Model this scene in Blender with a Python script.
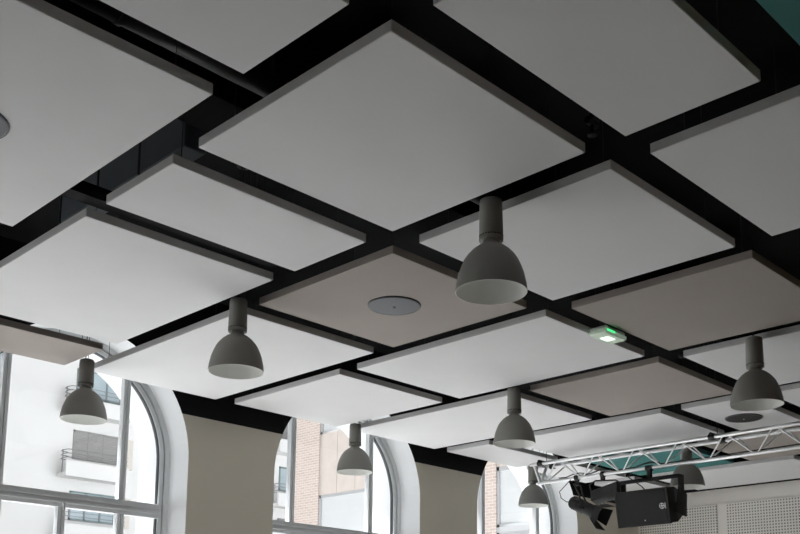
import bpy, math, random
from mathutils import Vector, Matrix
random.seed(7)
D = bpy.data
SC = bpy.context.scene
COL = SC.collection
for o in list(D.objects):
    D.objects.remove(o)

# ---------------------------------------------------------------- camera, sky, exposure
# axes: +X runs along the window wall (to the right and away), +Y runs towards the window wall, Z up (metres)
EYE = 1.6
cam_d = D.cameras.new('camera')
cam = D.objects.new('camera', cam_d)
COL.objects.link(cam)
cam_d.sensor_width = 36
cam_d.lens = 1000.27 * 36 / 800
cam_d.shift_y = (494.37 - 267) / 800
cam_d.clip_start = .05
cam_d.clip_end = 500
_a, _t, _r = math.radians(44.835), math.radians(9.2232), math.radians(.653)
_f = Vector((math.cos(_t) * math.cos(_a), math.cos(_t) * math.sin(_a), math.sin(_t)))
_rt = Vector((math.sin(_a), -math.cos(_a), 0))
_up = _rt.cross(_f)
_R = _rt * math.cos(_r) + _up * math.sin(_r)
_U = -_rt * math.sin(_r) + _up * math.cos(_r)
cam.matrix_world = Matrix(((_R.x, _U.x, -_f.x, 0), (_R.y, _U.y, -_f.y, 0), (_R.z, _U.z, -_f.z, EYE), (0, 0, 0, 1)))
SC.camera = cam

wd = D.worlds.new('overcast_sky')
SC.world = wd
wd.use_nodes = True
bg = wd.node_tree.nodes['Background']
bg.inputs['Color'].default_value = (.95, .975, 1.0, 1)
bg.inputs['Strength'].default_value = 1.0

sun_d = D.lights.new('fill_sun', 'SUN')          # high sun beyond the buildings, added to brighten the room by floor bounce
sun_d.energy = 40
sun_d.angle = math.radians(3)
sun_d.color = (.945, .975, 1)
fill_sun = D.objects.new('fill_sun', sun_d)
COL.objects.link(fill_sun)
fill_sun.rotation_euler = Vector((.09, -1.0, -1.8)).to_track_quat('-Z', 'Y').to_euler()

SC.view_settings.view_transform = 'Standard'
SC.view_settings.look = 'None'
SC.view_settings.gamma = 1
SC.view_settings.use_curve_mapping = False
SC.view_settings.exposure = -.4
SC.cycles.max_bounces = 12
SC.cycles.diffuse_bounces = 8
SC.cycles.transparent_max_bounces = 16
SC.cycles.sample_clamp_indirect = 6

# ---------------------------------------------------------------- materials
def mat(name, col, rough=.6, metal=0, noise=0, nscale=8, bump=0, bscale=60, spec=.5, emit=None, estr=0):
    m = D.materials.new(name)
    m.use_nodes = True
    nt = m.node_tree
    b = nt.nodes['Principled BSDF']
    b.inputs['Base Color'].default_value = (*col, 1)
    b.inputs['Roughness'].default_value = rough
    b.inputs['Metallic'].default_value = metal
    b.inputs['Specular IOR Level'].default_value = spec
    tc = nt.nodes.new('ShaderNodeTexCoord')
    if noise:
        n = nt.nodes.new('ShaderNodeTexNoise')
        n.inputs['Scale'].default_value = nscale
        n.inputs['Detail'].default_value = 4
        nt.links.new(tc.outputs['Object'], n.inputs['Vector'])
        r = nt.nodes.new('ShaderNodeValToRGB')
        r.color_ramp.elements[0].position = .3
        r.color_ramp.elements[1].position = .7
        r.color_ramp.elements[0].color = (*[c * (1 - noise) for c in col], 1)
        r.color_ramp.elements[1].color = (*[min(1, c * (1 + noise)) for c in col], 1)
        nt.links.new(n.outputs['Fac'], r.inputs['Fac'])
        nt.links.new(r.outputs['Color'], b.inputs['Base Color'])
    if bump:
        n2 = nt.nodes.new('ShaderNodeTexNoise')
        n2.inputs['Scale'].default_value = bscale
        n2.inputs['Detail'].default_value = 3
        nt.links.new(tc.outputs['Object'], n2.inputs['Vector'])
        bp = nt.nodes.new('ShaderNodeBump')
        bp.inputs['Strength'].default_value = bump
        bp.inputs['Distance'].default_value = .002
        nt.links.new(n2.outputs['Fac'], bp.inputs['Height'])
        nt.links.new(bp.outputs['Normal'], b.inputs['Normal'])
    if emit:
        b.inputs['Emission Color'].default_value = (*emit, 1)
        b.inputs['Emission Strength'].default_value = estr
    return m

M = {}
M['white_fabric'] = mat('white_acoustic_fabric', (.80, .80, .80), .9, noise=.012, nscale=3, bump=.25, bscale=400, spec=.1)
M['beige_fabric'] = mat('beige_acoustic_fabric', (.41, .372, .34), .9, noise=.015, nscale=3, bump=.25, bscale=400, spec=.1)
M['teal_fabric'] = mat('teal_acoustic_fabric', (.075, .215, .205), .9, noise=.02, nscale=3, bump=.25, bscale=400, spec=.1)
M['ceiling_black'] = mat('matt_black_ceiling_paint', (.012, .0125, .0135), .8, noise=.15, nscale=2, spec=.15)
M['duct_black'] = mat('black_painted_sheet_metal', (.17, .19, .21), .5, noise=.06, nscale=3, spec=.4)
M['pipe_black'] = mat('black_painted_pipe', (.03, .03, .03), .45, noise=.1, nscale=4, spec=.4)
M['steel_wire'] = mat('steel_wire', (.05, .05, .05), .4, metal=.6, noise=.05)
M['lamp_grey'] = mat('satin_dark_grey_lacquer', (.28, .275, .258), .55, noise=.03, nscale=5, spec=.35)
M['lamp_white'] = mat('white_lamp_reflector', (.86, .865, .84), .5, noise=.01, nscale=5, spec=.4)
M['lamp_slot'] = mat('dark_vent_slot', (.01, .01, .01), .7, noise=.05)
M['bulb'] = mat('frosted_bulb', (.85, .85, .82), .15, noise=.01, spec=.6)
M['grille'] = mat('grey_speaker_grille', (.075, .082, .092), .5, noise=.1, nscale=300, bump=.4, bscale=600, spec=.5)
M['grille_rim'] = mat('dark_grey_speaker_rim', (.06, .065, .07), .45, noise=.04)
M['grille_dark'] = mat('black_speaker_cloth', (.025, .024, .023), .7, noise=.1, nscale=300)
M['led'] = mat('small_pale_led', (.8, .8, .8), .3, noise=.01)
M['alu'] = mat('brushed_aluminium', (.78, .79, .80), .32, metal=.85, noise=.03, nscale=30)
M['stage_black'] = mat('black_textured_metal', (.018, .018, .019), .5, noise=.1, nscale=40, spec=.4)
M['speaker_black'] = mat('black_speaker_shell', (.014, .0145, .015), .6, noise=.08, nscale=60, spec=.4)
M['speaker_mesh'] = mat('black_speaker_mesh', (.010, .0105, .011), .65, noise=.3, nscale=350, bump=.3, bscale=700, spec=.4)
M['logo_white'] = mat('white_print', (.8, .8, .8), .5, noise=.01)
M['lens_dark'] = mat('dark_glass_lens', (.02, .022, .025), .1, noise=.02, spec=.7)
M['cable'] = mat('black_rubber_cable', (.012, .012, .012), .6, noise=.1)
M['plastic_white'] = mat('white_plastic', (.72, .74, .70), .4, noise=.01)
M['reveal_white'] = mat('white_plaster_reveal', (.83, .84, .85), .8, noise=.02, nscale=3, bump=.1, bscale=30, spec=.2)
M['frame_grey'] = mat('light_grey_window_lacquer', (.71, .73, .74), .4, noise=.02, nscale=5, spec=.5)
M['gasket'] = mat('dark_window_gasket', (.04, .045, .05), .5, noise=.05)
M['beige_wall'] = mat('beige_wall_paint', (.50, .465, .405), .85, noise=.02, nscale=2, bump=.1, bscale=40, spec=.2)
M['pale_wall'] = mat('pale_stone_wall_paint', (.62, .58, .53), .85, noise=.015, nscale=2, bump=.1, bscale=40, spec=.2)
M['apt_white'] = mat('white_render', (.76, .755, .745), .9, noise=.03, nscale=.3, spec=.1)
M['apt_soffit'] = mat('cream_render', (.66, .62, .57), .9, noise=.03, nscale=.5, spec=.1)
M['shutter_grey'] = mat('grey_roller_shutter', (.30, .295, .285), .6, noise=.05, nscale=2)
M['apt_glass'] = mat('pale_blue_window_glass', (.42, .50, .54), .1, noise=.05, nscale=1, spec=.6)
M['apt_frame'] = mat('grey_green_window_frame', (.20, .26, .26), .5, noise=.03)
M['rail'] = mat('grey_railing_paint', (.25, .25, .26), .5, noise=.03)
M['pink_clad'] = mat('pink_beige_cladding', (.56, .50, .46), .9, noise=.05, nscale=3, spec=.1)
M['wing_white'] = mat('white_window_blind', (.74, .76, .77), .7, noise=.02, nscale=.6, spec=.2)
M['wing_frame'] = mat('pale_window_frame', (.50, .51, .52), .5, noise=.02)
M['paving'] = mat('pale_courtyard_paving', (.25, .25, .245), .9, noise=.06, nscale=1.5, spec=.1)

def glass_mat():
    m = D.materials.new('clear_window_glass')
    m.use_nodes = True
    nt = m.node_tree
    nt.nodes.clear()
    out = nt.nodes.new('ShaderNodeOutputMaterial')
    mix = nt.nodes.new('ShaderNodeMixShader')
    lw = nt.nodes.new('ShaderNodeLayerWeight')
    lw.inputs['Blend'].default_value = .5
    pw = nt.nodes.new('ShaderNodeMath')
    pw.operation = 'POWER'
    pw.inputs[1].default_value = 5
    fr = nt.nodes.new('ShaderNodeMath')
    fr.operation = 'MULTIPLY_ADD'
    fr.inputs[1].default_value = .8
    fr.inputs[2].default_value = .02
    nt.links.new(lw.outputs['Facing'], pw.inputs[0])
    nt.links.new(pw.outputs[0], fr.inputs[0])
    tr = nt.nodes.new('ShaderNodeBsdfTransparent')
    tr.inputs['Color'].default_value = (.975, .97, .97, 1)
    gl = nt.nodes.new('ShaderNodeBsdfGlossy')
    gl.inputs['Roughness'].default_value = .02
    nt.links.new(fr.outputs[0], mix.inputs[0])
    nt.links.new(tr.outputs[0], mix.inputs[1])
    nt.links.new(gl.outputs[0], mix.inputs[2])
    nt.links.new(mix.outputs[0], out.inputs[0])
    return m
M['glass'] = glass_mat()

def wall_paint_mat(name, lower, upper, zline):
    """two paint colours meeting on a level line at height zline"""
    m = mat(name, lower, .85, bump=.1, bscale=40, spec=.2)
    nt = m.node_tree
    b = nt.nodes['Principled BSDF']
    g = nt.nodes.new('ShaderNodeNewGeometry')
    s = nt.nodes.new('ShaderNodeSeparateXYZ')
    c = nt.nodes.new('ShaderNodeMath')
    c.operation = 'GREATER_THAN'
    c.inputs[1].default_value = zline
    n = nt.nodes.new('ShaderNodeTexNoise')
    n.inputs['Scale'].default_value = 2
    hs = nt.nodes.new('ShaderNodeMixRGB')
    hs.inputs[1].default_value = (*[v * .97 for v in lower], 1)
    hs.inputs[2].default_value = (*[v * 1.03 for v in lower], 1)
    mx = nt.nodes.new('ShaderNodeMixRGB')
    mx.inputs[2].default_value = (*upper, 1)
    nt.links.new(g.outputs['Position'], s.inputs[0])
    nt.links.new(g.outputs['Position'], n.inputs['Vector'])
    nt.links.new(n.outputs['Fac'], hs.inputs[0])
    nt.links.new(hs.outputs[0], mx.inputs[1])
    nt.links.new(s.outputs['Z'], c.inputs[0])
    nt.links.new(c.outputs[0], mx.inputs[0])
    nt.links.new(mx.outputs[0], b.inputs['Base Color'])
    return m
BAND = EYE + 2.06
M['wall_two_tone'] = wall_paint_mat('beige_wall_black_top', (.64, .60, .515), (.012, .0125, .0135), BAND)
M['wall_two_tone_pale'] = wall_paint_mat('pale_wall_black_top', (.88, .845, .80), (.012, .0125, .0135), EYE + 2.195)

def perforated_mat():
    """painted board with drilled holes in groups of three columns (flat fine relief)"""
    m = mat('perforated_cream_board', (.84, .81, .765), .8, spec=.2)
    nt = m.node_tree
    b = nt.nodes['Principled BSDF']
    tc = nt.nodes.new('ShaderNodeTexCoord')
    s = nt.nodes.new('ShaderNodeSeparateXYZ')
    nt.links.new(tc.outputs['Object'], s.inputs[0])
    def math_node(op, a, bb=None):
        n = nt.nodes.new('ShaderNodeMath')
        n.operation = op
        for i, v in enumerate((a, bb)):
            if v is None:
                continue
            if isinstance(v, (int, float)):
                n.inputs[i].default_value = v
            else:
                nt.links.new(v, n.inputs[i])
        return n.outputs[0]
    P = .037
    fy = math_node('SUBTRACT', math_node('FRACT', math_node('DIVIDE', s.outputs['Y'], P)), .5)
    fz = math_node('SUBTRACT', math_node('FRACT', math_node('DIVIDE', s.outputs['Z'], P)), .5)
    d = math_node('SQRT', math_node('ADD', math_node('MULTIPLY', fy, fy), math_node('MULTIPLY', fz, fz)))
    hole = math_node('LESS_THAN', d, .27)
    h = hole
    mx = nt.nodes.new('ShaderNodeMixRGB')
    mx.inputs[1].default_value = (.84, .81, .765, 1)
    mx.inputs[2].default_value = (.22, .21, .19, 1)
    nt.links.new(h, mx.inputs[0])
    nt.links.new(mx.outputs[0], b.inputs['Base Color'])
    return m
M['warm_wall'] = wall_paint_mat('ochre_wall_black_top', (.52, .37, .17), (.012, .0125, .0135), BAND)
M['perforated'] = perforated_mat()

def brick_mat():
    m = mat('salmon_brick', (.5, .38, .32), .9, spec=.1)
    nt = m.node_tree
    b = nt.nodes['Principled BSDF']
    g = nt.nodes.new('ShaderNodeNewGeometry')
    s = nt.nodes.new('ShaderNodeSeparateXYZ')
    c = nt.nodes.new('ShaderNodeCombineXYZ')
    a = nt.nodes.new('ShaderNodeMath')
    br = nt.nodes.new('ShaderNodeTexBrick')
    nt.links.new(g.outputs['Position'], s.inputs[0])
    nt.links.new(s.outputs['X'], a.inputs[0])
    nt.links.new(s.outputs['Y'], a.inputs[1])
    nt.links.new(a.outputs[0], c.inputs[0])
    nt.links.new(s.outputs['Z'], c.inputs[1])
    nt.links.new(c.outputs[0], br.inputs['Vector'])
    br.inputs['Scale'].default_value = 1
    br.inputs['Brick Width'].default_value = .24
    br.inputs['Row Height'].default_value = .085
    br.inputs['Mortar Size'].default_value = .012
    br.inputs['Color1'].default_value = (.55, .445, .395, 1)
    br.inputs['Color2'].default_value = (.48, .385, .34, 1)
    br.inputs['Mortar'].default_value = (.62, .585, .55, 1)
    nt.links.new(br.outputs['Color'], b.inputs['Base Color'])
    return m
M['brick'] = brick_mat()

def floor_mat():
    m = mat('oiled_oak_floor', (.36, .29, .22), .45, spec=.4)
    nt = m.node_tree
    b = nt.nodes['Principled BSDF']
    tc = nt.nodes.new('ShaderNodeTexCoord')
    mp = nt.nodes.new('ShaderNodeMapping')
    mp.inputs['Scale'].default_value = (1, 9, 1)
    n = nt.nodes.new('ShaderNodeTexNoise')
    n.inputs['Scale'].default_value = 3
    n.inputs['Detail'].default_value = 6
    r = nt.nodes.new('ShaderNodeValToRGB')
    r.color_ramp.elements[0].color = (.44, .425, .405, 1)
    r.color_ramp.elements[1].color = (.52, .505, .485, 1)
    nt.links.new(tc.outputs['Object'], mp.inputs[0])
    nt.links.new(mp.outputs[0], n.inputs['Vector'])
    nt.links.new(n.outputs['Fac'], r.inputs[0])
    nt.links.new(r.outputs[0], b.inputs['Base Color'])
    return m
M['floor'] = floor_mat()

# ---------------------------------------------------------------- mesh helpers
class MB:
    def __init__(self):
        self.v, self.f, self.s, self.m = [], [], [], []
    def add(self, vs, fs, smooth=False, mi=0):
        o = len(self.v)
        self.v += [tuple(p) for p in vs]
        self.f += [tuple(i + o for i in f) for f in fs]
        self.s += [smooth] * len(fs)
        self.m += [mi] * len(fs)
        return self
    def box(self, a, b, mi=0):
        (x0, y0, z0), (x1, y1, z1) = a, b
        vs = [(x0, y0, z0), (x1, y0, z0), (x1, y1, z0), (x0, y1, z0), (x0, y0, z1), (x1, y0, z1), (x1, y1, z1), (x0, y1, z1)]
        return self.add(vs, [(3, 2, 1, 0), (4, 5, 6, 7), (0, 1, 5, 4), (1, 2, 6, 5), (2, 3, 7, 6), (3, 0, 4, 7)], mi=mi)
    def bevbox(self, a, b, e):
        """box with chamfered edges"""
        (x0, y0, z0), (x1, y1, z1) = a, b
        rings = []
        for z, d in ((z0, e), (z0 + e, 0), (z1 - e, 0), (z1, e)):
            X0, X1, Y0, Y1 = x0 + d, x1 - d, y0 + d, y1 - d
            c = e if d == 0 else e * .6
            rings.append([(X0 + c, Y0, z), (X1 - c, Y0, z), (X1, Y0 + c, z), (X1, Y1 - c, z), (X1 - c, Y1, z), (X0 + c, Y1, z), (X0, Y1 - c, z), (X0, Y0 + c, z)])
        vs = sum(rings, [])
        fs = [tuple(range(7, -1, -1)), tuple(range(24, 32))]
        for k in range(3):
            for i in range(8):
                j = (i + 1) % 8
                fs.append((k * 8 + i, k * 8 + j, k * 8 + 8 + j, k * 8 + 8 + i))
        return self.add(vs, fs)
    def tube(self, p, q, r, n=10, r2=None, caps=True):
        p, q = Vector(p), Vector(q)
        d = (q - p).normalized()
        u = d.orthogonal().normalized()
        w = d.cross(u)
        r2 = r if r2 is None else r2
        vs = [p + (u * math.cos(t) + w * math.sin(t)) * r for t in [2 * math.pi * i / n for i in range(n)]]
        vs += [q + (u * math.cos(t) + w * math.sin(t)) * r2 for t in [2 * math.pi * i / n for i in range(n)]]
        self.add(vs, [(i, (i + 1) % n, n + (i + 1) % n, n + i) for i in range(n)], True)
        if caps:
            self.add(vs[:n], [tuple(range(n - 1, -1, -1))])
            self.add(vs[n:], [tuple(range(n))])
        return self
    def collar(self, p, q, r, R, n=16):
        for a, b, rr in ((p, q, R), (p, q, r)):
            self.tube(a, b, rr, n, caps=False)
        p, q = Vector(p), Vector(q)
        d = (q - p).normalized()
        u = d.orthogonal().normalized()
        w = d.cross(u)
        for c in (p, q):
            t = [2 * math.pi * i / n for i in range(n)]
            self.add([c + (u * math.cos(a) + w * math.sin(a)) * r for a in t] + [c + (u * math.cos(a) + w * math.sin(a)) * R for a in t], [(i, (i + 1) % n, n + (i + 1) % n, n + i) for i in range(n)])
        return self
    def path(self, pts, r, n=6):
        pts = [Vector(p) for p in pts]
        rings = []
        u = None
        for i, p in enumerate(pts):
            d = (pts[min(i + 1, len(pts) - 1)] - pts[max(i - 1, 0)]).normalized()
            if u is None:
                u = d.orthogonal().normalized()
            u = (u - d * u.dot(d)).normalized()
            w = d.cross(u)
            rings.append([p + (u * math.cos(2 * math.pi * k / n) + w * math.sin(2 * math.pi * k / n)) * r for k in range(n)])
        vs = sum(rings, [])
        fs = []
        for i in range(len(pts) - 1):
            for k in range(n):
                fs.append((i * n + k, i * n + (k + 1) % n, i * n + n + (k + 1) % n, i * n + n + k))
        fs += [tuple(range(n - 1, -1, -1)), tuple(range((len(pts) - 1) * n, len(pts) * n))]
        return self.add(vs, fs, True)
    def lathe(self, prof, n=40, caps=(False, False)):
        """prof: list of (r, z); a repeated point makes a sharp edge"""
        strips, cur = [], [prof[0]]
        for a, b in zip(prof, prof[1:]):
            if a == b:
                strips.append(cur)
                cur = [b]
            else:
                cur.append(b)
        strips.append(cur)
        for st in strips:
            vs = []
            for r, z in st:
                vs += [(r * math.cos(2 * math.pi * i / n), r * math.sin(2 * math.pi * i / n), z) for i in range(n)]
            fs = []
            for k in range(len(st) - 1):
                for i in range(n):
                    j = (i + 1) % n
                    fs.append((k * n + i, k * n + j, k * n + n + j, k * n + n + i))
            self.add(vs, fs, True)
        for flag, (r, z) in zip(caps, (prof[0], prof[-1])):
            if flag:
                self.add([(r * math.cos(2 * math.pi * i / n), r * math.sin(2 * math.pi * i / n), z) for i in range(n)], [tuple(range(n))])
        return self
    def prism(self, pts, a, b, axis='y'):
        """closed outline pts=[(x,z)] swept along y from a to b (axis y) or [(y,z)] along x"""
        n = len(pts)
        g = (lambda p, t: (p[0], t, p[1])) if axis == 'y' else (lambda p, t: (t, p[0], p[1]))
        vs = [g(p, a) for p in pts] + [g(p, b) for p in pts]
        fs = [tuple(range(n)), tuple(range(2 * n - 1, n - 1, -1))]
        fs += [(i, n + i, n + (i + 1) % n, (i + 1) % n) for i in range(n)]
        return self.add(vs, fs)
    def move(self, mtx):
        self.v = [tuple(mtx @ Vector(p)) for p in self.v]
        return self
    def mesh(self, name):
        me = D.meshes.new(name)
        me.from_pydata(self.v, [], self.f)
        me.polygons.foreach_set('use_smooth', self.s)
        me.polygons.foreach_set('material_index', self.m)
        me.update()
        return me
    def build(self, name, m, parent=None, loc=(0, 0, 0), fix=True):
        me = self.mesh(name)
        for k in (m if isinstance(m, (list, tuple)) else [m]):
            me.materials.append(M[k])
        if fix:
            import bmesh
            bm = bmesh.new()
            bm.from_mesh(me)
            bmesh.ops.recalc_face_normals(bm, faces=bm.faces)
            bm.to_mesh(me)
            bm.free()
        o = D.objects.new(name, me)
        o.location = loc
        COL.objects.link(o)
        o.parent = parent
        return o

def tag(o, label, cat, group=None):
    o['label'] = label
    o['category'] = cat
    if group:
        o['group'] = group
    return o
def thing(name, label, cat, loc=(0, 0, 0), group=None, rz=0):
    o = D.objects.new(name, None)
    o.empty_display_size = .1
    o.location = loc
    o.rotation_euler = (0, 0, rz)
    COL.objects.link(o)
    return tag(o, label, cat, group)
def inst(name, me, parent, loc=(0, 0, 0)):
    o = D.objects.new(name, me)
    o.location = loc
    o.parent = parent
    COL.objects.link(o)
    return o
def structure(o):
    o['kind'] = 'structure'
    return o
def dup(root, loc, label):
    r = root.copy()
    COL.objects.link(r)
    r.location = loc
    r['label'] = label
    for ch in list(root.children):
        c = ch.copy()
        COL.objects.link(c)
        c.parent = r
        for g in list(ch.children):
            d = g.copy()
            COL.objects.link(d)
            d.parent = c
    return r

# ---------------------------------------------------------------- room shell
X0, X1, Y0, Y1 = -3.2, 12.0, -4.5, 7.3
ZC = EYE + 3.15                       # black ceiling
ZP = EYE + 2.189                      # underside of the hanging panels
TP = .0485
YG, YO = 7.6, 8.02                    # window plane, outer face of the wall
AR = .985                             # half width of an arched opening
SPR = EYE + 1.66                      # springing height
SILL = .18
PERIOD = 2.908
CENTRES = [3.753 + PERIOD * k for k in (-1, 0, 1, 2)]

structure(MB().box((X0 - .2, Y0 - .2, -.2), (X1 + .2, YO, 0)).build('floor', 'floor'))
structure(MB().box((X0 - .2, Y0 - .2, ZC), (X1 + .2, YO, ZC + .2)).build('ceiling', 'ceiling_black'))

def arch(c, a, n=40, z0=SILL):
    pts = [(c - a, z0)]
    for i in range(n + 1):
        t = math.pi - math.pi * i / n
        pts.append((c + a * math.cos(t), SPR + a * math.sin(t)))
    pts.append((c + a, z0))
    return pts
def wall_face(mb, y, a, mi):
    x = X0 - .2
    for c in CENTRES:
        mb.add([(x, y, 0), (c - a, y, 0), (c - a, y, SPR), (c - a, y, ZC), (x, y, ZC)], [(0, 1, 2, 3, 4)], mi=mi)
        mb.add([(c - a, y, 0), (c + a, y, 0), (c + a, y, SILL), (c - a, y, SILL)], [(0, 1, 2, 3)], mi=mi)
        p = arch(c, a)[1:-1]
        for q, r in zip(p, p[1:]):
            mb.add([(q[0], y, q[1]), (r[0], y, r[1]), (r[0], y, ZC), (q[0], y, ZC)], [(0, 1, 2, 3)], mi=mi)
        x = c + a
    mb.add([(x, y, 0), (X1 + .2, y, 0), (X1 + .2, y, ZC), (x, y, ZC)], [(0, 1, 2, 3)], mi=mi)
def reveal(mb, c, a, ya, yb, mi):
    p = arch(c, a)
    n = len(p)
    vs = [(q[0], ya, q[1]) for q in p] + [(q[0], yb, q[1]) for q in p]
    mb.add(vs, [(i, (i + 1) % n, n + (i + 1) % n, n + i) for i in range(n)], mi=mi)
w = MB()
AO = .93
wall_face(w, Y1, AR, 0)
wall_face(w, YO, AO, 1)
for c in CENTRES:
    reveal(w, c, AR, Y1, YG + .06, 1)
    reveal(w, c, AO, YG + .06, YO, 1)
    p, q = arch(c, AR), arch(c, AO)
    n = len(p)
    w.add([(s[0], YG + .06, s[1]) for s in p] + [(s[0], YG + .06, s[1]) for s in q], [(i, (i + 1) % n, n + (i + 1) % n, n + i) for i in range(n)], mi=1)
structure(w.build('wall_windows', ['wall_two_tone', 'reveal_white'], fix=False))

wb = structure(MB().box((X1, Y0, 0), (X1 + .2, Y1, ZC)).build('wall_back', 'wall_two_tone_pale'))
structure(MB().box((X0 - .2, Y0 - .2, 0), (X1 + .2, Y0, ZC)).build('wall_right', 'warm_wall'))
structure(MB().box((X0 - .2, Y0, 0), (X0, Y1, ZC)).build('wall_left', 'wall_two_tone_pale'))
# perforated boards fixed to the back wall
for k in range(6):
    ya = 7.262 - k * 1.268
    b = MB().bevbox((-.018, -1.135, 1.2), (0, 0, EYE + 2.0), .004).build('perforated_panel', 'perforated', wb, (X1, ya, 0))

# ---------------------------------------------------------------- arched windows
def ring(mb, c, a, wdt, ya, yb, z0, z1=None):
    """arched frame of width wdt inside half-width a"""
    p = arch(c, a, 40, z0)
    q = arch(c, a - wdt, 40, z0 + wdt)
    n = len(p)
    vs = [(s[0], ya, s[1]) for s in p] + [(s[0], ya, s[1]) for s in q] + [(s[0], yb, s[1]) for s in p] + [(s[0], yb, s[1]) for s in q]
    fs = []
    for i in range(n):
        j = (i + 1) % n
        fs += [(i, j, n + j, n + i), (2 * n + i, 3 * n + i, 3 * n + j, 2 * n + j), (i, 2 * n + i, 2 * n + j, j), (n + i, n + j, 3 * n + j, 3 * n + i)]
    return mb.add(vs, fs)
TB, TT = EYE + 1.166, EYE + 1.287          # transom bottom and top
MX = .53
def arch_z(dx, a):
    return SPR + math.sqrt(max(0, a * a - dx * dx))
for k, c in enumerate(CENTRES):
    wn = D.objects.new('window_%d' % (k + 1), None)
    COL.objects.link(wn)
    structure(wn)
    L = lambda mb, name, m: mb.build(name, m, wn)
    L(ring(MB(), c, AR, .045, YG - .015, YG + .07, SILL), 'frame', 'frame_grey')
    L(ring(MB(), c, AR - .045, .010, YG + .012, YG + .05, SILL + .045), 'gasket', 'gasket')
    L(ring(MB(), c, AR - .055, .038, YG, YG + .05, SILL + .055), 'sash', 'frame_grey')
    L(ring(MB(), c, AR - .093, .008, YG + .014, YG + .05, SILL + .093), 'gasket', 'gasket')
    A = AR - .10
    t = MB().box((c - A - .01, YG - .02, TB), (c + A + .01, YG + .06, TT))
    t.box((c - A - .01, YG - .035, TB + .035), (c + A + .01, YG - .02, TB + .045))
    t.box((c - A - .01, YG - .035, TT - .045), (c + A + .01, YG - .02, TT - .035))
    tr = L(t, 'transom', 'frame_grey')
    MB().tube((c, YG - .05, TB + .01), (c, YG - .05, TB + .03), .016, 12).box((c - .006, YG - .06, TB - .03), (c + .006, YG - .035, TB + .01)).build('catch', 'alu', tr)
    for dx in (-MX, MX):
        zt = arch_z(abs(dx), A) + .01
        u = MB().box((c + dx - .030, YG - .012, TT), (c + dx - .004, YG + .05, zt)).box((c + dx + .004, YG - .012, TT), (c + dx + .030, YG + .05, zt))
        mu = L(u, 'mullion', 'frame_grey')
        MB().box((c + dx - .004, YG + .01, TT), (c + dx + .004, YG + .04, zt)).build('gasket', 'gasket', mu)
    for dx in (-MX, 0, MX):
        u = MB().box((c + dx - .032, YG - .012, SILL + .1), (c + dx - .004, YG + .05, TB)).box((c + dx + .004, YG - .012, SILL + .1), (c + dx + .032, YG + .05, TB))
        mu = L(u, 'mullion', 'frame_grey')
        MB().box((c + dx - .004, YG + .01, SILL + .1), (c + dx + .004, YG + .04, TB)).build('gasket', 'gasket', mu)
    # panes
    xs = [-A, -MX + .03, -MX + .03, MX - .03, MX + .03, A]
    for xa, xb in ((-A, -MX - .03), (-MX + .03, MX - .03), (MX + .03, A)):
        top = [(c + xa + (xb - xa) * i / 14, arch_z(xa + (xb - xa) * i / 14, A)) for i in range(15)]
        L(MB().prism([(c + xa, TT), (c + xb, TT)] + top[::-1], YG + .022, YG + .026), 'pane', 'glass')
    for xa, xb in ((-A, -MX - .032), (-MX + .032, -.032), (.032, MX - .032), (MX + .032, A)):
        L(MB().prism([(c + xa, SILL + .1), (c + xb, SILL + .1), (c + xb, TB), (c + xa, TB)], YG + .022, YG + .026), 'pane', 'glass')

# ---------------------------------------------------------------- hanging acoustic panels
UA, ST, FS = 2.259, 1.4, 1.2
wire_me = MB().tube((0, 0, 0), (0, 0, ZC - ZP - TP - .002), .0022, 6).tube((0, 0, 0), (0, 0, .022), .011, 10).mesh('suspension_cable')
wire_me.materials.append(M['steel_wire'])
def panel(row, v0, v1, colour, label):
    u0 = UA + ST * row
    lu, lv = FS, v1 - v0
    t = thing('acoustic_panel', label, 'ceiling panel', (u0 + lu / 2, (v0 + v1) / 2, ZP), 'hanging acoustic ceiling panels')
    MB().bevbox((-lu / 2, -lv / 2, 0), (lu / 2, lv / 2, TP), .003).build('board', colour + '_fabric', t)
    for sx in (-1, 1):
        for sy in (-1, 1):
            inst('suspension_cable', wire_me, t, (sx * (lu / 2 - .11), sy * (lv / 2 - .11), TP))
    return t
V = [2.316, 3.516, 3.716, 4.316, 4.516, 4.916, 5.116, 5.516, 5.716, 6.316, 6.516, 7.106]
panel(-1, 2.316, 2.916, 'white', 'dim white panel cut by the top edge, above the big central square panel')
panel(-1, 3.116, 4.916, 'white', 'large white panel filling the top left corner, with a dark disc at the left edge')
panel(0, .116, 1.316, 'teal', 'dark teal panel showing only its corner at the top right')
panel(0, 1.516, 2.116, 'white', 'dim white panel cut by the top edge, right of the big central square panel')
panel(0, 2.316, 3.516, 'white', 'big white square panel in the upper centre, nearest whole panel')
panel(0, 3.716, 4.316, 'white', 'narrow white panel directly left below the big central square panel')
panel(0, 4.516, 6.316, 'white', 'long bright white panel at the left edge above the arched window')
panel(0, 6.516, 7.106, 'beige', 'small greyish beige panel at the left edge, over the darkest pendant lamp')
panel(1, .916, 2.116, 'white', 'dim white panel cut by the right edge at upper right')
panel(1, 2.316, 3.516, 'white', 'white square panel right behind the largest pendant lamp')
panel(1, 3.716, 4.916, 'beige', 'beige square panel in the middle with a round grey speaker')
panel(1, 5.116, 7.106, 'white', 'long white panel behind the second largest pendant lamp at left')
panel(2, 2.316, 3.516, 'beige', 'beige square panel at the right edge beside the green-lit emergency light')
panel(2, 3.716, 5.516, 'white', 'long white panel below the beige speaker panel, beside the emergency light')
panel(2, 5.716, 7.106, 'white', 'bright white panel above the brick view in the middle window')
panel(3, 2.316, 3.516, 'white', 'white panel at the right edge behind the pendant lamp on the far right')
panel(3, 3.716, 4.916, 'beige', 'beige square panel left of the pendant lamp on the far right')
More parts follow.
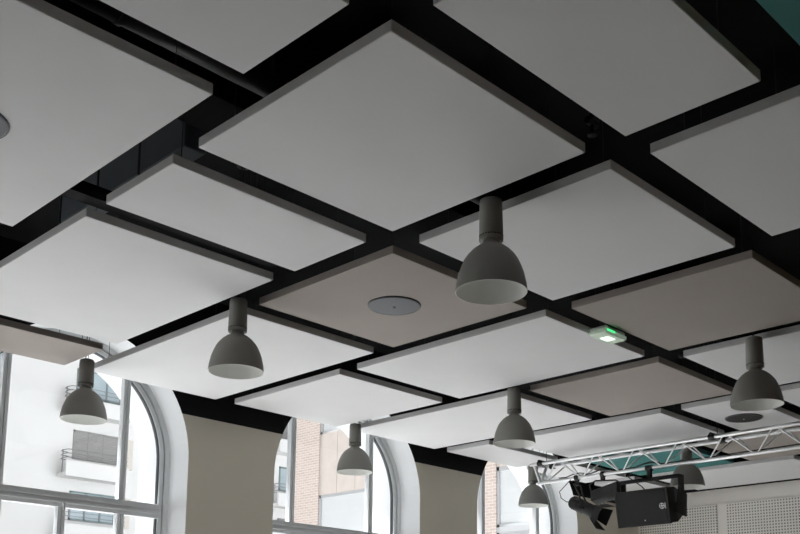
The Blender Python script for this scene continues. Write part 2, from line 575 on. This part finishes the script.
panel(3, 5.116, 7.106, 'white', 'long white panel behind the pendant lamp right of the middle window')
panel(4, 2.316, 3.516, 'white', 'white panel sliver at the right edge just below the far right pendant lamp')
panel(4, 3.716, 4.316, 'white', 'narrow white panel with a round black speaker above the truss')
panel(4, 4.516, 6.316, 'white', 'long white panel running just above the aluminium truss')
panel(4, 6.516, 7.106, 'white', 'small white panel at the left end of the aluminium truss')
panel(5, 2.316, 3.516, 'beige', 'beige panel sliver seen through the truss at the right edge')
panel(5, 3.716, 4.916, 'beige', 'beige panel seen through the right half of the truss')
panel(5, 5.116, 6.316, 'teal', 'teal panel seen through the truss above the black loudspeaker')
panel(5, 6.516, 7.106, 'white', 'white panel behind the left end of the truss, above the stage light')
panel(6, 3.716, 4.316, 'white', 'white panel corner at the right edge above the perforated wall')
panel(6, 4.516, 6.316, 'white', 'long white panel along the back wall under the truss')
panel(6, 6.516, 7.106, 'white', 'small white panel in the far corner behind the stage lights')

# ---------------------------------------------------------------- round ceiling speakers
def disc(x, y, r, dark, label):
    t = thing('round_speaker', label, 'speaker', (x, y, ZP), 'round ceiling speakers')
    MB().lathe([(r, 0), (r, -.006), (r - .004, -.010), (r - .012, -.010)], 40).build('rim', 'grille_rim', t, fix=False)
    g = MB().lathe([(r - .012, -.009), (r * .75, -.011), (r * .4, -.013), (.001, -.014)], 40, (False, True)).build('grille', 'grille_dark' if dark else 'grille', t, fix=False)
    MB().lathe([(.006, -.014), (.005, -.018), (.001, -.0185)], 12).build('led', 'led', t, fix=False)
    return t
disc(4.247, 4.293, .168, False, 'round grey ceiling speaker in the beige panel at the middle')
disc(8.51, 4.05, .165, True, 'round black ceiling speaker above the truss near the right edge')
disc(1.459, 4.016, .165, False, 'round dark ceiling speaker cut by the left edge')

# ---------------------------------------------------------------- pendant lamps
RIM = EYE + 1.735
def make_lamp(label):
    t = thing('pendant_lamp', label, 'lamp', (0, 0, RIM), 'grey bell pendant lamps')
    out = [(.168, 0), (.1675, .012), (.1645, .04), (.154, .09), (.142, .125), (.127, .16), (.112, .183), (.092, .206), (.068, .226), (.046, .238), (.041, .244)]
    out = [(r * 1.03, z) for r, z in out]
    ins = [(r - .0035, max(0, z - .003)) for r, z in out]
    s = MB().lathe(out, 48).add([], []).build('shade', 'lamp_grey', t, fix=False)
    MB().lathe([(.173, 0), (.1695, 0), (.1695, 0)] + ins[1:] + [(.001, .238)], 48).build('reflector', 'lamp_white', s, fix=False)
    st = MB().lathe([(.041, .240), (.041, .258), (.041, .258), (.056, .258), (.0595, .262), (.0595, .278), (.0595, .278), (.0575, .278), (.0575, .284), (.0575, .284), (.0593, .284), (.0555, .456), (.053, .467), (.046, .472), (.001, .472)], 40).build('housing', 'lamp_grey', t, fix=False)
    slot = MB()
    for i in range(24):
        a = 2 * math.pi * i / 24
        d, e = Vector((math.cos(a), math.sin(a), 0)), Vector((-math.sin(a), math.cos(a), 0))
        for p in (1,):
            c = d * .0590 + Vector((0, 0, .281))
            slot.add([c - e * .0045 - Vector((0, 0, .0028)), c + e * .0045 - Vector((0, 0, .0028)), c + e * .0045 + Vector((0, 0, .0028)), c - e * .0045 + Vector((0, 0, .0028)),
                      c - d * .002 - e * .0045 - Vector((0, 0, .0028)), c - d * .002 + e * .0045 - Vector((0, 0, .0028)), c - d * .002 + e * .0045 + Vector((0, 0, .0028)), c - d * .002 - e * .0045 + Vector((0, 0, .0028))],
                     [(0, 1, 2, 3), (7, 6, 5, 4), (0, 4, 5, 1), (1, 5, 6, 2), (2, 6, 7, 3), (3, 7, 4, 0)])
    slot.build('vent_slots', 'lamp_slot', st)
    MB().lathe([(.020, .236), (.020, .19), (.024, .17), (.031, .145), (.030, .125), (.020, .108), (.001, .103)], 24).build('bulb', 'bulb', t, fix=False)
    MB().tube((.008, 0, .47), (.008, 0, ZC - .018 - RIM), .0025, 6).tube((-.012, 0, .47), (-.012, 0, ZC - .018 - RIM), .004, 6).build('cord', 'cable', t)
    MB().lathe([(.001, ZC - .018 - RIM - .03), (.04, ZC - .018 - RIM - .03), (.045, ZC - .018 - RIM - .025), (.045, ZC - .018 - RIM)], 24).build('ceiling_rose', 'pipe_black', t, fix=False)
    return t
LAMPS = [
    (3.559, 2.935, 'largest grey bell pendant lamp, right of the centre, below the big square panel'),
    (3.559, 4.996, 'second largest grey bell pendant lamp, against the long white panel at left'),
    (3.559, 6.94, 'darkest bell pendant lamp, silhouetted against the left arched window'),
    (6.360, 2.930, 'grey bell pendant lamp on the far right, above the round black speaker'),
    (6.360, 5.005, 'grey bell pendant lamp right of centre, above the second beige pier'),
    (6.360, 6.940, 'grey bell pendant lamp hanging before the middle arched window'),
    (9.161, 6.940, 'small grey bell pendant lamp under the left end of the truss'),
    (9.161, 4.990, 'grey bell pendant lamp half hidden behind the truss and loudspeaker'),
]
LAMP_DZ = {(3.559, 4.996): .01, (3.559, 6.94): .015, (6.360, 2.930): -.028}      # hung at slightly different heights
lamp0 = None
for x, y, lb in LAMPS:
    RZ = RIM + LAMP_DZ.get((x, y), 0)
    if lamp0 is None:
        lamp0 = make_lamp(lb)
        lamp0.location = (x, y, RZ)
    else:
        dup(lamp0, (x, y, RZ), lb)

# ---------------------------------------------------------------- emergency light in the gap
M['lens_glow'] = mat('lit_lens', (.8, .85, .8), .3, noise=.01, emit=(.80, 1.0, .84), estr=1.6)
M['green_glow'] = mat('green_led', (.1, .7, .25), .3, noise=.01, emit=(.05, 1.0, .28), estr=1.8)
M['lens_clear'] = mat('milky_clear_plastic', (.62, .68, .58), .25, noise=.01, emit=(.6, .85, .65), estr=.22)
e = thing('emergency_light', 'small emergency light with green led glowing between beige and white panels', 'emergency light', (5.59, 3.594, ZP - .048))
MB().bevbox((-.120, -.062, .03), (.120, .062, .052), .006).build('base', 'plastic_white', e)
ln = MB().bevbox((-.128, -.069, -.004), (.128, .069, .03), .008).build('lens', 'lens_clear', e)
MB().bevbox((-.045, -.030, -.0075), (.045, .035, -.003), .002).build('lit_window', 'lens_glow', ln)
MB().box((-.115, -.0705, .012), (-.02, -.068, .024)).build('green_strip', 'green_glow', ln)
MB().tube((-.09, 0, .05), (-.09, 0, ZC - .002 - ZP + .048), .004, 6).tube((.09, 0, .05), (.09, 0, ZC - .002 - ZP + .048), .004, 6).build('hanger', 'steel_wire', e)

# ---------------------------------------------------------------- services under the black ceiling
d = thing('ventilation_duct', 'dark blue-grey sheet metal duct glimpsed between the panels at upper left', 'duct', (2.78, 6.34, ZC - .002))
for k in range(3):
    ya = 4.462 + k * .484 - 6.34
    MB().bevbox((0, ya, -.39), (.14, ya + .476, -.02), .006).build('duct_section', 'duct_black', d)
    MB().box((-.006, ya + .474, -.395), (.146, ya + .486, -.01)).build('flange', 'pipe_black', d)
for hx in (.02, .09):
    for hy in (-1.5, -.6):
        MB().box((hx, hy, -.02), (hx + .03, hy + .03, 0)).build('hanger', 'pipe_black', d)
p = thing('service_pipe', 'black round pipe running between the panels at the top left', 'pipe', (-1.0, 3.32, EYE + 2.5))
MB().tube((-1.5, 0, 0), (5.5, 0, 0), .055, 20).build('pipe', 'pipe_black', p)
for x in (-.8, 1.1, 2.75, 3.5, 5.2):
    MB().tube((x, 0, .05), (x, 0, ZC - .002 - EYE - 2.5), .006, 6).tube((x - .012, 0, 0), (x + .012, 0, 0), .061, 20).build('pipe_clamp', 'pipe_black', p)
p = thing('cable_tray', 'black cable tray glimpsed in the gap at the left', 'cable tray', (0, 4.45, EYE + 2.245))
MB().box((-1.5, -.05, 0), (3.4, .05, .006)).box((-1.5, -.05, 0), (3.4, -.044, .066)).box((-1.5, .044, 0), (3.4, .05, .066)).build('tray', 'ceiling_black', p)
for x in (-.8, .7, 2.1, 3.3):
    MB().tube((x, -.045, .002), (x, -.045, ZC - .002 - EYE - 2.245), .003, 6).tube((x, .045, .002), (x, .045, ZC - .002 - EYE - 2.245), .003, 6).build('hanger', 'pipe_black', p)
structure(MB().box((X0, 3.86, EYE + 2.71), (X1, 4.18, ZC)).build('ceiling_beam', 'ceiling_black'))
s = thing('sprinkler', 'tiny dark sprinkler fitting in the gap right of the big square panel', 'sprinkler', (3.52, 2.32, EYE + 2.33))
MB().tube((0, 0, .03), (0, 0, ZC - .002 - EYE - 2.33), .012, 10).build('drop_pipe', 'pipe_black', s)
MB().tube((-.035, 0, .03), (.035, 0, .03), .018, 12).tube((0, 0, -.03), (0, 0, .03), .01, 8).lathe([(.001, -.034), (.022, -.034), (.022, -.030), (.001, -.030)], 14).build('head', 'steel_wire', s)
h = thing('cable_hook', 'tiny white hook hanging in the dark gap at upper left', 'hook', (2.033, 3.292 - .17, EYE + 2.42))
MB().tube((0, 0, .02), (0, 0, ZC - .002 - EYE - 2.42), .003, 6).path([(0, 0, .04), (0, 0, .01), (.008, 0, -.004), (.018, 0, 0), (.02, 0, .012)], .004, 6).build('hook', 'plastic_white', h)

# ---------------------------------------------------------------- truss
TX, TZ, TS, TH = 8.60, EYE + 2.078, .22, .19
YA, YB = 6.52, .5
tr = thing('lighting_truss', 'silver aluminium triangular truss running across the right side', 'truss', (TX, YA, TZ))
F, B, A_ = (0, 0), (TS, 0), (TS / 2, -TH)
LEN = YA - YB
for (x, z) in (F, B, A_):
    MB().tube((x, 0, z), (x, -LEN, z), .0185, 16).build('chord', 'alu', tr)
MB().tube((F[0], -.02, 0), (B[0], -.02, 0), .011, 8).build('end_bar', 'alu', tr)
MB().tube((F[0], -.02, 0), (A_[0], -.02, A_[1]), .018, 10).build('end_bar', 'alu', tr)
MB().tube((B[0], -.02, 0), (A_[0], -.02, A_[1]), .018, 10).build('end_bar', 'alu', tr)
for (x, z) in (F, B, A_):
    MB().tube((x, .004, z), (x, .03, z), .012, 12, r2=.016).build('coupler', 'alu', tr)
STEP, PH = .478, -.326
for (P, Q, off) in ((F, A_, 0), (B, A_, 0), (F, B, .12)):
    y = PH - off
    while y - STEP > -LEN:
        if y + STEP / 2 < 0:
            MB().tube((Q[0], y + STEP / 2 - .015, Q[1]), (P[0], y + .02, P[1]), .008, 8).build('brace', 'alu', tr)
        MB().tube((P[0], y - .02, P[1]), (Q[0], y - STEP / 2 + .015, Q[1]), .008, 8).build('brace', 'alu', tr)
        y -= STEP
for y in (-.104, -2.104, -4.304):
    MB().tube((TS / 2, y, .03), (TS / 2, y, ZC - .002 - TZ), .004, 6).build('hanging_cable', 'steel_wire', tr)
    MB().tube((-.03, y, .025), (TS + .03, y, .025), .016, 10).tube((0, y - .03, 0), (0, y + .03, 0), .027, 14).tube((TS, y - .03, 0), (TS, y + .03, 0), .027, 14).build('clamp', 'stage_black', tr)

# ---------------------------------------------------------------- loudspeaker under the truss
sp = thing('loudspeaker', 'black loudspeaker with wide grille hung under the truss', 'loudspeaker', (8.72, 5.155, EYE + 1.50))
tilt = Matrix.Rotation(math.radians(-11), 4, 'Y')
# local: front faces -X, width along Y, height Z
def face_box(mb, w0, h0, w1, h1, xa, xb):
    """box tapering from the front (xa) to the back (xb)"""
    fr = [(xa, -w0, -h0), (xa, w0, -h0), (xa, w0, h0), (xa, -w0, h0)]
    bk = [(xb, -w1, -h1), (xb, w1, -h1), (xb, w1, h1), (xb, -w1, h1)]
    return mb.add(fr + bk, [(3, 2, 1, 0), (4, 5, 6, 7), (0, 1, 5, 4), (1, 2, 6, 5), (2, 3, 7, 6), (3, 0, 4, 7)])
cabm = face_box(MB(), .285, .172, .285, .172, -.165, -.02)
face_box(cabm, .285, .172, .235, .13, -.02, .165)
cabm.box((-.175, -.292, -.178), (-.150, -.268, .178)).box((-.175, .268, -.178), (-.150, .292, .178)).box((-.175, -.292, .160), (-.150, .292, .178)).box((-.175, -.292, -.178), (-.150, .292, -.160))
cab = cabm.move(tilt).build('cabinet', 'speaker_black', sp)
MB().bevbox((-.174, -.266, -.158), (-.164, .266, .158), .004).move(tilt).build('grille', 'speaker_mesh', sp)
lg = MB()
cy, cz, xx = -.222, .0, -.176
for q in range(20):
    a, b = 2 * math.pi * q / 20, 2 * math.pi * (q + 1) / 20
    lg.add([(xx, cy + .022 * math.cos(a), cz + .022 * math.sin(a)), (xx, cy + .022 * math.cos(b), cz + .022 * math.sin(b)), (xx, cy + .029 * math.cos(b), cz + .029 * math.sin(b)), (xx, cy + .029 * math.cos(a), cz + .029 * math.sin(a))], [(0, 1, 2, 3)])
lg.box((xx - .001, cy - .026, cz - .004), (xx + .001, cy + .026, cz + .004)).box((xx - .001, cy - .004, cz - .026), (xx + .001, cy + .004, cz + .026)).box((xx - .001, cy - .040, cz - .028), (xx + .001, cy - .033, cz + .028))
lg.move(tilt).build('emblem', 'logo_white', sp, fix=False)
MB().tube((-.176, -.02, -.125), (-.174, -.02, -.125), .006, 12).move(tilt).build('power_led', 'led', sp)
yk = MB().box((-.03, -.330, .280), (.07, .330, .290)).box((-.03, -.330, .250), (-.022, .330, .290)).box((-.03, -.331, -.08), (.07, -.321, .289)).box((-.03, .321, -.08), (.07, .331, .289))
yk.add([(-.09, -.333, -.10), (.10, -.333, -.12), (.12, -.333, .10), (-.03, -.333, .18), (-.09, -.320, -.10), (.10, -.320, -.12), (.12, -.320, .10), (-.03, -.320, .18)], [(0, 1, 2, 3), (7, 6, 5, 4), (0, 4, 5, 1), (1, 5, 6, 2), (2, 6, 7, 3), (3, 7, 4, 0)])
yk.tube((0, -.338, 0), (0, -.28, 0), .022, 12).tube((0, .28, 0), (0, .338, 0), .022, 12)
yk.build('yoke', 'speaker_black', sp)
zc = A_[1] + TZ - (EYE + 1.50)
MB().collar((-.01, -.035, zc), (-.01, .035, zc), .0195, .03).box((-.03, -.02, .290), (.01, .02, zc - .021)).build('clamp', 'stage_black', sp)
MB().path([(.15, .05, .05), (.2, .1, .12), (.14, .18, .24), (.02, .26, .33), (-.02, .14, .42), (-.01, .0, .45), (-.015, -.12, .43)], .006).build('cable', 'cable', sp)

# ---------------------------------------------------------------- stage lights under the truss
sl = thing('stage_light', 'black stage light with barn doors, tilted down, left of the loudspeaker', 'stage light', (8.68, 5.895, EYE + 1.55))
ax = Vector((.10, -.88, -.45)).normalized()
side = ax.cross(Vector((0, 0, 1))).normalized()
up = side.cross(ax)
RM = Matrix(((ax.x, side.x, up.x, 0), (ax.y, side.y, up.y, 0), (ax.z, side.z, up.z, 0), (0, 0, 0, 1)))   # local x = beam
b = MB().tube((-.19, 0, 0), (-.17, 0, 0), .055, 20, r2=.068).tube((-.17, 0, 0), (.10, 0, 0), .068, 20).tube((.10, 0, 0), (.13, 0, 0), .080, 20)
for k in range(5):
    b.tube((-.15 + k * .03, 0, 0), (-.14 + k * .03, 0, 0), .073, 20)
b.move(RM).build('body', 'stage_black', sl)
MB().tube((.13, 0, 0), (.132, 0, 0), .07, 20).move(RM).build('lens', 'lens_dark', sl)
for sg, v in ((1, 'u'), (-1, 'u'), (1, 's'), (-1, 's')):
    if v == 'u':
        q = [(.13, -.07, sg * .075), (.13, .07, sg * .075), (.25, .10, sg * .135), (.25, -.10, sg * .135)]
        n_ = Vector((0, 0, .003))
    else:
        q = [(.13, sg * .075, -.07), (.13, sg * .075, .07), (.23, sg * .125, .09), (.23, sg * .125, -.09)]
        n_ = Vector((0, .003, 0))
    q = [Vector(t_) for t_ in q]
    MB().add([t_ - n_ for t_ in q] + [t_ + n_ for t_ in q], [(0, 1, 2, 3), (7, 6, 5, 4), (0, 4, 5, 1), (1, 5, 6, 2), (2, 6, 7, 3), (3, 7, 4, 0)]).move(RM).build('barn_door', 'stage_black', sl)
ch = Vector((8.71 - 8.68, .125, A_[1] + TZ - (EYE + 1.55)))          # point on the lower chord
top = ch + Vector((0, 0, -.07))
sd = side * .092
MB().path([tuple(-sd), tuple(-sd + (top - (-sd)) * .55), tuple(top - side * .075), tuple(top + side * .075), tuple(sd + (top - sd) * .55), tuple(sd)], .009, 8).tube(tuple(-sd * 1.15), tuple(-sd * .8), .018, 10).tube(tuple(sd * 1.15), tuple(sd * .8), .018, 10).build('yoke', 'stage_black', sl)
MB().collar(ch + Vector((0, -.022, 0)), ch + Vector((0, .022, 0)), .0195, .031).box(tuple(top + Vector((-.012, -.02, -.012))), tuple(ch + Vector((.012, .02, -.021)))).build('clamp', 'stage_black', sl)
k_ = -ax * .19
MB().path([tuple(k_), tuple(k_ + Vector((0, .06, .0))), tuple(k_ + Vector((0, .13, .05))), tuple(k_ + Vector((0, .15, .12))), tuple(k_ + Vector((.02, .08, .19))), tuple(ch + Vector((0, .03, .03))), tuple(ch + Vector((0, -.12, .025)))], .005).build('cable', 'cable', sl)

fl = thing('flood_light', 'flat black flood light between the stage light and the loudspeaker', 'stage light', (8.78, 5.70, EYE + 1.70))
ft = Matrix.Rotation(math.radians(-12), 4, 'X') @ Matrix.Rotation(math.radians(20), 4, 'Y')
MB().bevbox((-.06, -.17, -.065), (.06, .17, .065), .012).move(ft).build('body', 'stage_black', fl)
hs = MB()
for k in range(8):
    hs.box((.055, -.15 + k * .04, -.05), (.085, -.143 + k * .04, .05))
hs.move(ft).build('heat_sink', 'stage_black', fl)
cz_ = A_[1] + TZ - (EYE + 1.70)
MB().path([(0, -.18, 0), (-.03, -.18, .09), (-.05, -.14, .115), (-.06, .1, .135), (-.05, .18, .10), (0, .18, 0)], .008, 8).build('yoke', 'stage_black', fl)
MB().collar((-.07, -.02, cz_), (-.07, .02, cz_), .0195, .031).box((-.085, -.02, .12), (-.055, .02, cz_ - .021)).build('clamp', 'stage_black', fl)

lc = []
for k in range(120):
    y = 6.25 - k * .045
    near = min(abs(y - c) for c in (5.155, 5.70, 6.02))
    lc.append((8.71 + .006 * math.sin(k * .5), y, TZ + A_[1] + .026 + .026 * max(0, 1 - (near / .13) ** 2)))
tag(MB().path(lc, .006).build('power_cable', 'cable'), 'black power cable lying along the lower tube of the truss', 'cable')

# ---------------------------------------------------------------- courtyard and buildings outside
structure(MB().box((-60, YO, -.4), (90, 80, -.05)).build('floor_courtyard', 'paving'))

ap = thing('apartment_building', 'white apartment block with balconies seen through the left window', 'building', (0, 47, 0))
MB().box((-30, 0, -.4), (44, 12, 26)).build('wall', 'apt_white', ap)
def apt_window(x0, x1, z0, z1, shut):
    fm = MB().box((x0, -.06, z0), (x0 + .09, .02, z1)).box((x1 - .09, -.06, z0), (x1, .02, z1)).box((x0, -.06, z1 - .09), (x1, .02, z1)).box((x0, -.06, z0), (x1, .02, z0 + .09))
    nx = max(2, round((x1 - x0) / .85))
    for k in range(1, nx):
        xm = x0 + (x1 - x0) * k / nx
        fm.box((xm - .04, -.06, z0), (xm + .04, .02, z1))
    f = fm.build('window_frame', 'apt_frame' if not shut else 'shutter_grey', ap)
    if shut:
        sm = MB()
        n = int((z1 - z0) / .12)
        for k in range(n):
            sm.box((x0 + .05, -.05 + .012 * (k % 2), z0 + (z1 - z0) * k / n), (x1 - .05, .01, z0 + (z1 - z0) * (k + 1) / n - .015))
        sm.build('shutter', 'shutter_grey', f)
    else:
        MB().box((x0 + .05, -.02, z0 + .05), (x1 - .05, 0, z1 - .05)).build('pane', 'apt_glass', f)
def balcony(x0, x1, zs, zp):
    """slab and solid parapet, with side rails"""
    b = MB().box((x0, -1.0, zs), (x1, 0, zs + .18)).box((x0 - .02, -1.02, zs - .03), (x1 + .02, -.88, zp)).box((x1 - .12, -.879, zs + .181), (x1 - .01, 0, zp)).build('balcony', 'apt_white', ap)
    r = MB()
    for k in range(3):
        z = zp + .18 + k * .2
        r.path([(x0 + .5, -.05, z), (x0 + .12, -.12, z), (x0 + .02, -.45, z), (x0 + .1, -.85, z), (x0 + .4, -.95, z)], .022, 6)
        r.tube((x0 + .4, -.95, z), (x1, -.95, z), .018, 6)
    r.tube((x0 + .02, -.5, zs), (x0 + .02, -.5, zp + .6), .025, 6)
    r.build('railing', 'rail', b)
Z = EYE
for fl_, zf in enumerate((-.6, 2.4, 5.55, 8.7, 11.95, 15.2, 18.4)):
    z = Z + zf
    if z < 0:
        continue
    for k_c, (xa, xb) in enumerate(((23.3, 26.2), (36.6, 39.5))):
        shut = (fl_ + k_c) % 2 == 1
        apt_window(xa + .3, xb - .05, z + 1.06, z + 2.55, shut)
        balcony(xa - .45, xb + .05, z, z + .75)
    for xa in (2, 7.5, 12.5, 17.9, 30.5):
        apt_window(xa, xa + 2.1, z + 1.2, z + 2.6, False)
    MB().box((26.6, -.08, z + .9), (27.0, 0, z + 2.5)).build('niche', 'apt_soffit', ap)

bw = thing('brick_building', 'brick and pink clad wing outside the middle and far windows', 'building', (21, 0, 0))
MB().box((.09, 10.0, -.4), (14, 25.75, 17)).build('wall', 'wing_white', bw)
for ya, yb in ((24.63, 25.87), (20.9, 22.02), (17.17, 18.35), (13.2, 14.4), (10.0, 10.8)):
    MB().box((-.012, ya, -.4), (.4, yb, 17.2)).build('brick_pier', 'brick', bw)
for ya, yb in ((22.02, 24.63), (18.35, 20.9), (14.4, 17.17), (10.8, 13.2)):
    for zb, zt in ((-.2, EYE + 1.25), (EYE + 3.35, EYE + 3.5), (EYE + 5.17, EYE + 7.2), (EYE + 9.1, EYE + 11.1), (EYE + 13.1, EYE + 15.1)):
        n = 3
        if zt - zb < .3:
            MB().box((.0, ya, zb), (.3, yb, zt)).build('sill', 'wing_frame', bw)
            continue
        for k in range(n):
            a_, b_ = ya + (yb - ya) * k / n, ya + (yb - ya) * (k + 1) / n
            MB().box((.0, a_ + .006, zb), (.3, b_ - .006, zt)).build('cladding_panel', 'pink_clad', bw)
    for zb, zt in ((EYE + 1.25, EYE + 3.35), (EYE + 3.5, EYE + 5.17), (EYE + 7.2, EYE + 9.1), (EYE + 11.1, EYE + 13.1)):
        f = MB().box((.03, ya, zt - .1), (.3, yb, zt)).box((.03, ya, zb), (.3, yb, zb + .08)).box((.03, ya, zb), (.3, ya + .08, zt)).box((.03, yb - .08, zb), (.3, yb, zt))
        if zb > EYE + 7:
            f.box((.03, (ya + yb) / 2 - .05, zb), (.3, (ya + yb) / 2 + .05, zt))
        f.build('window_frame', 'wing_frame', bw)
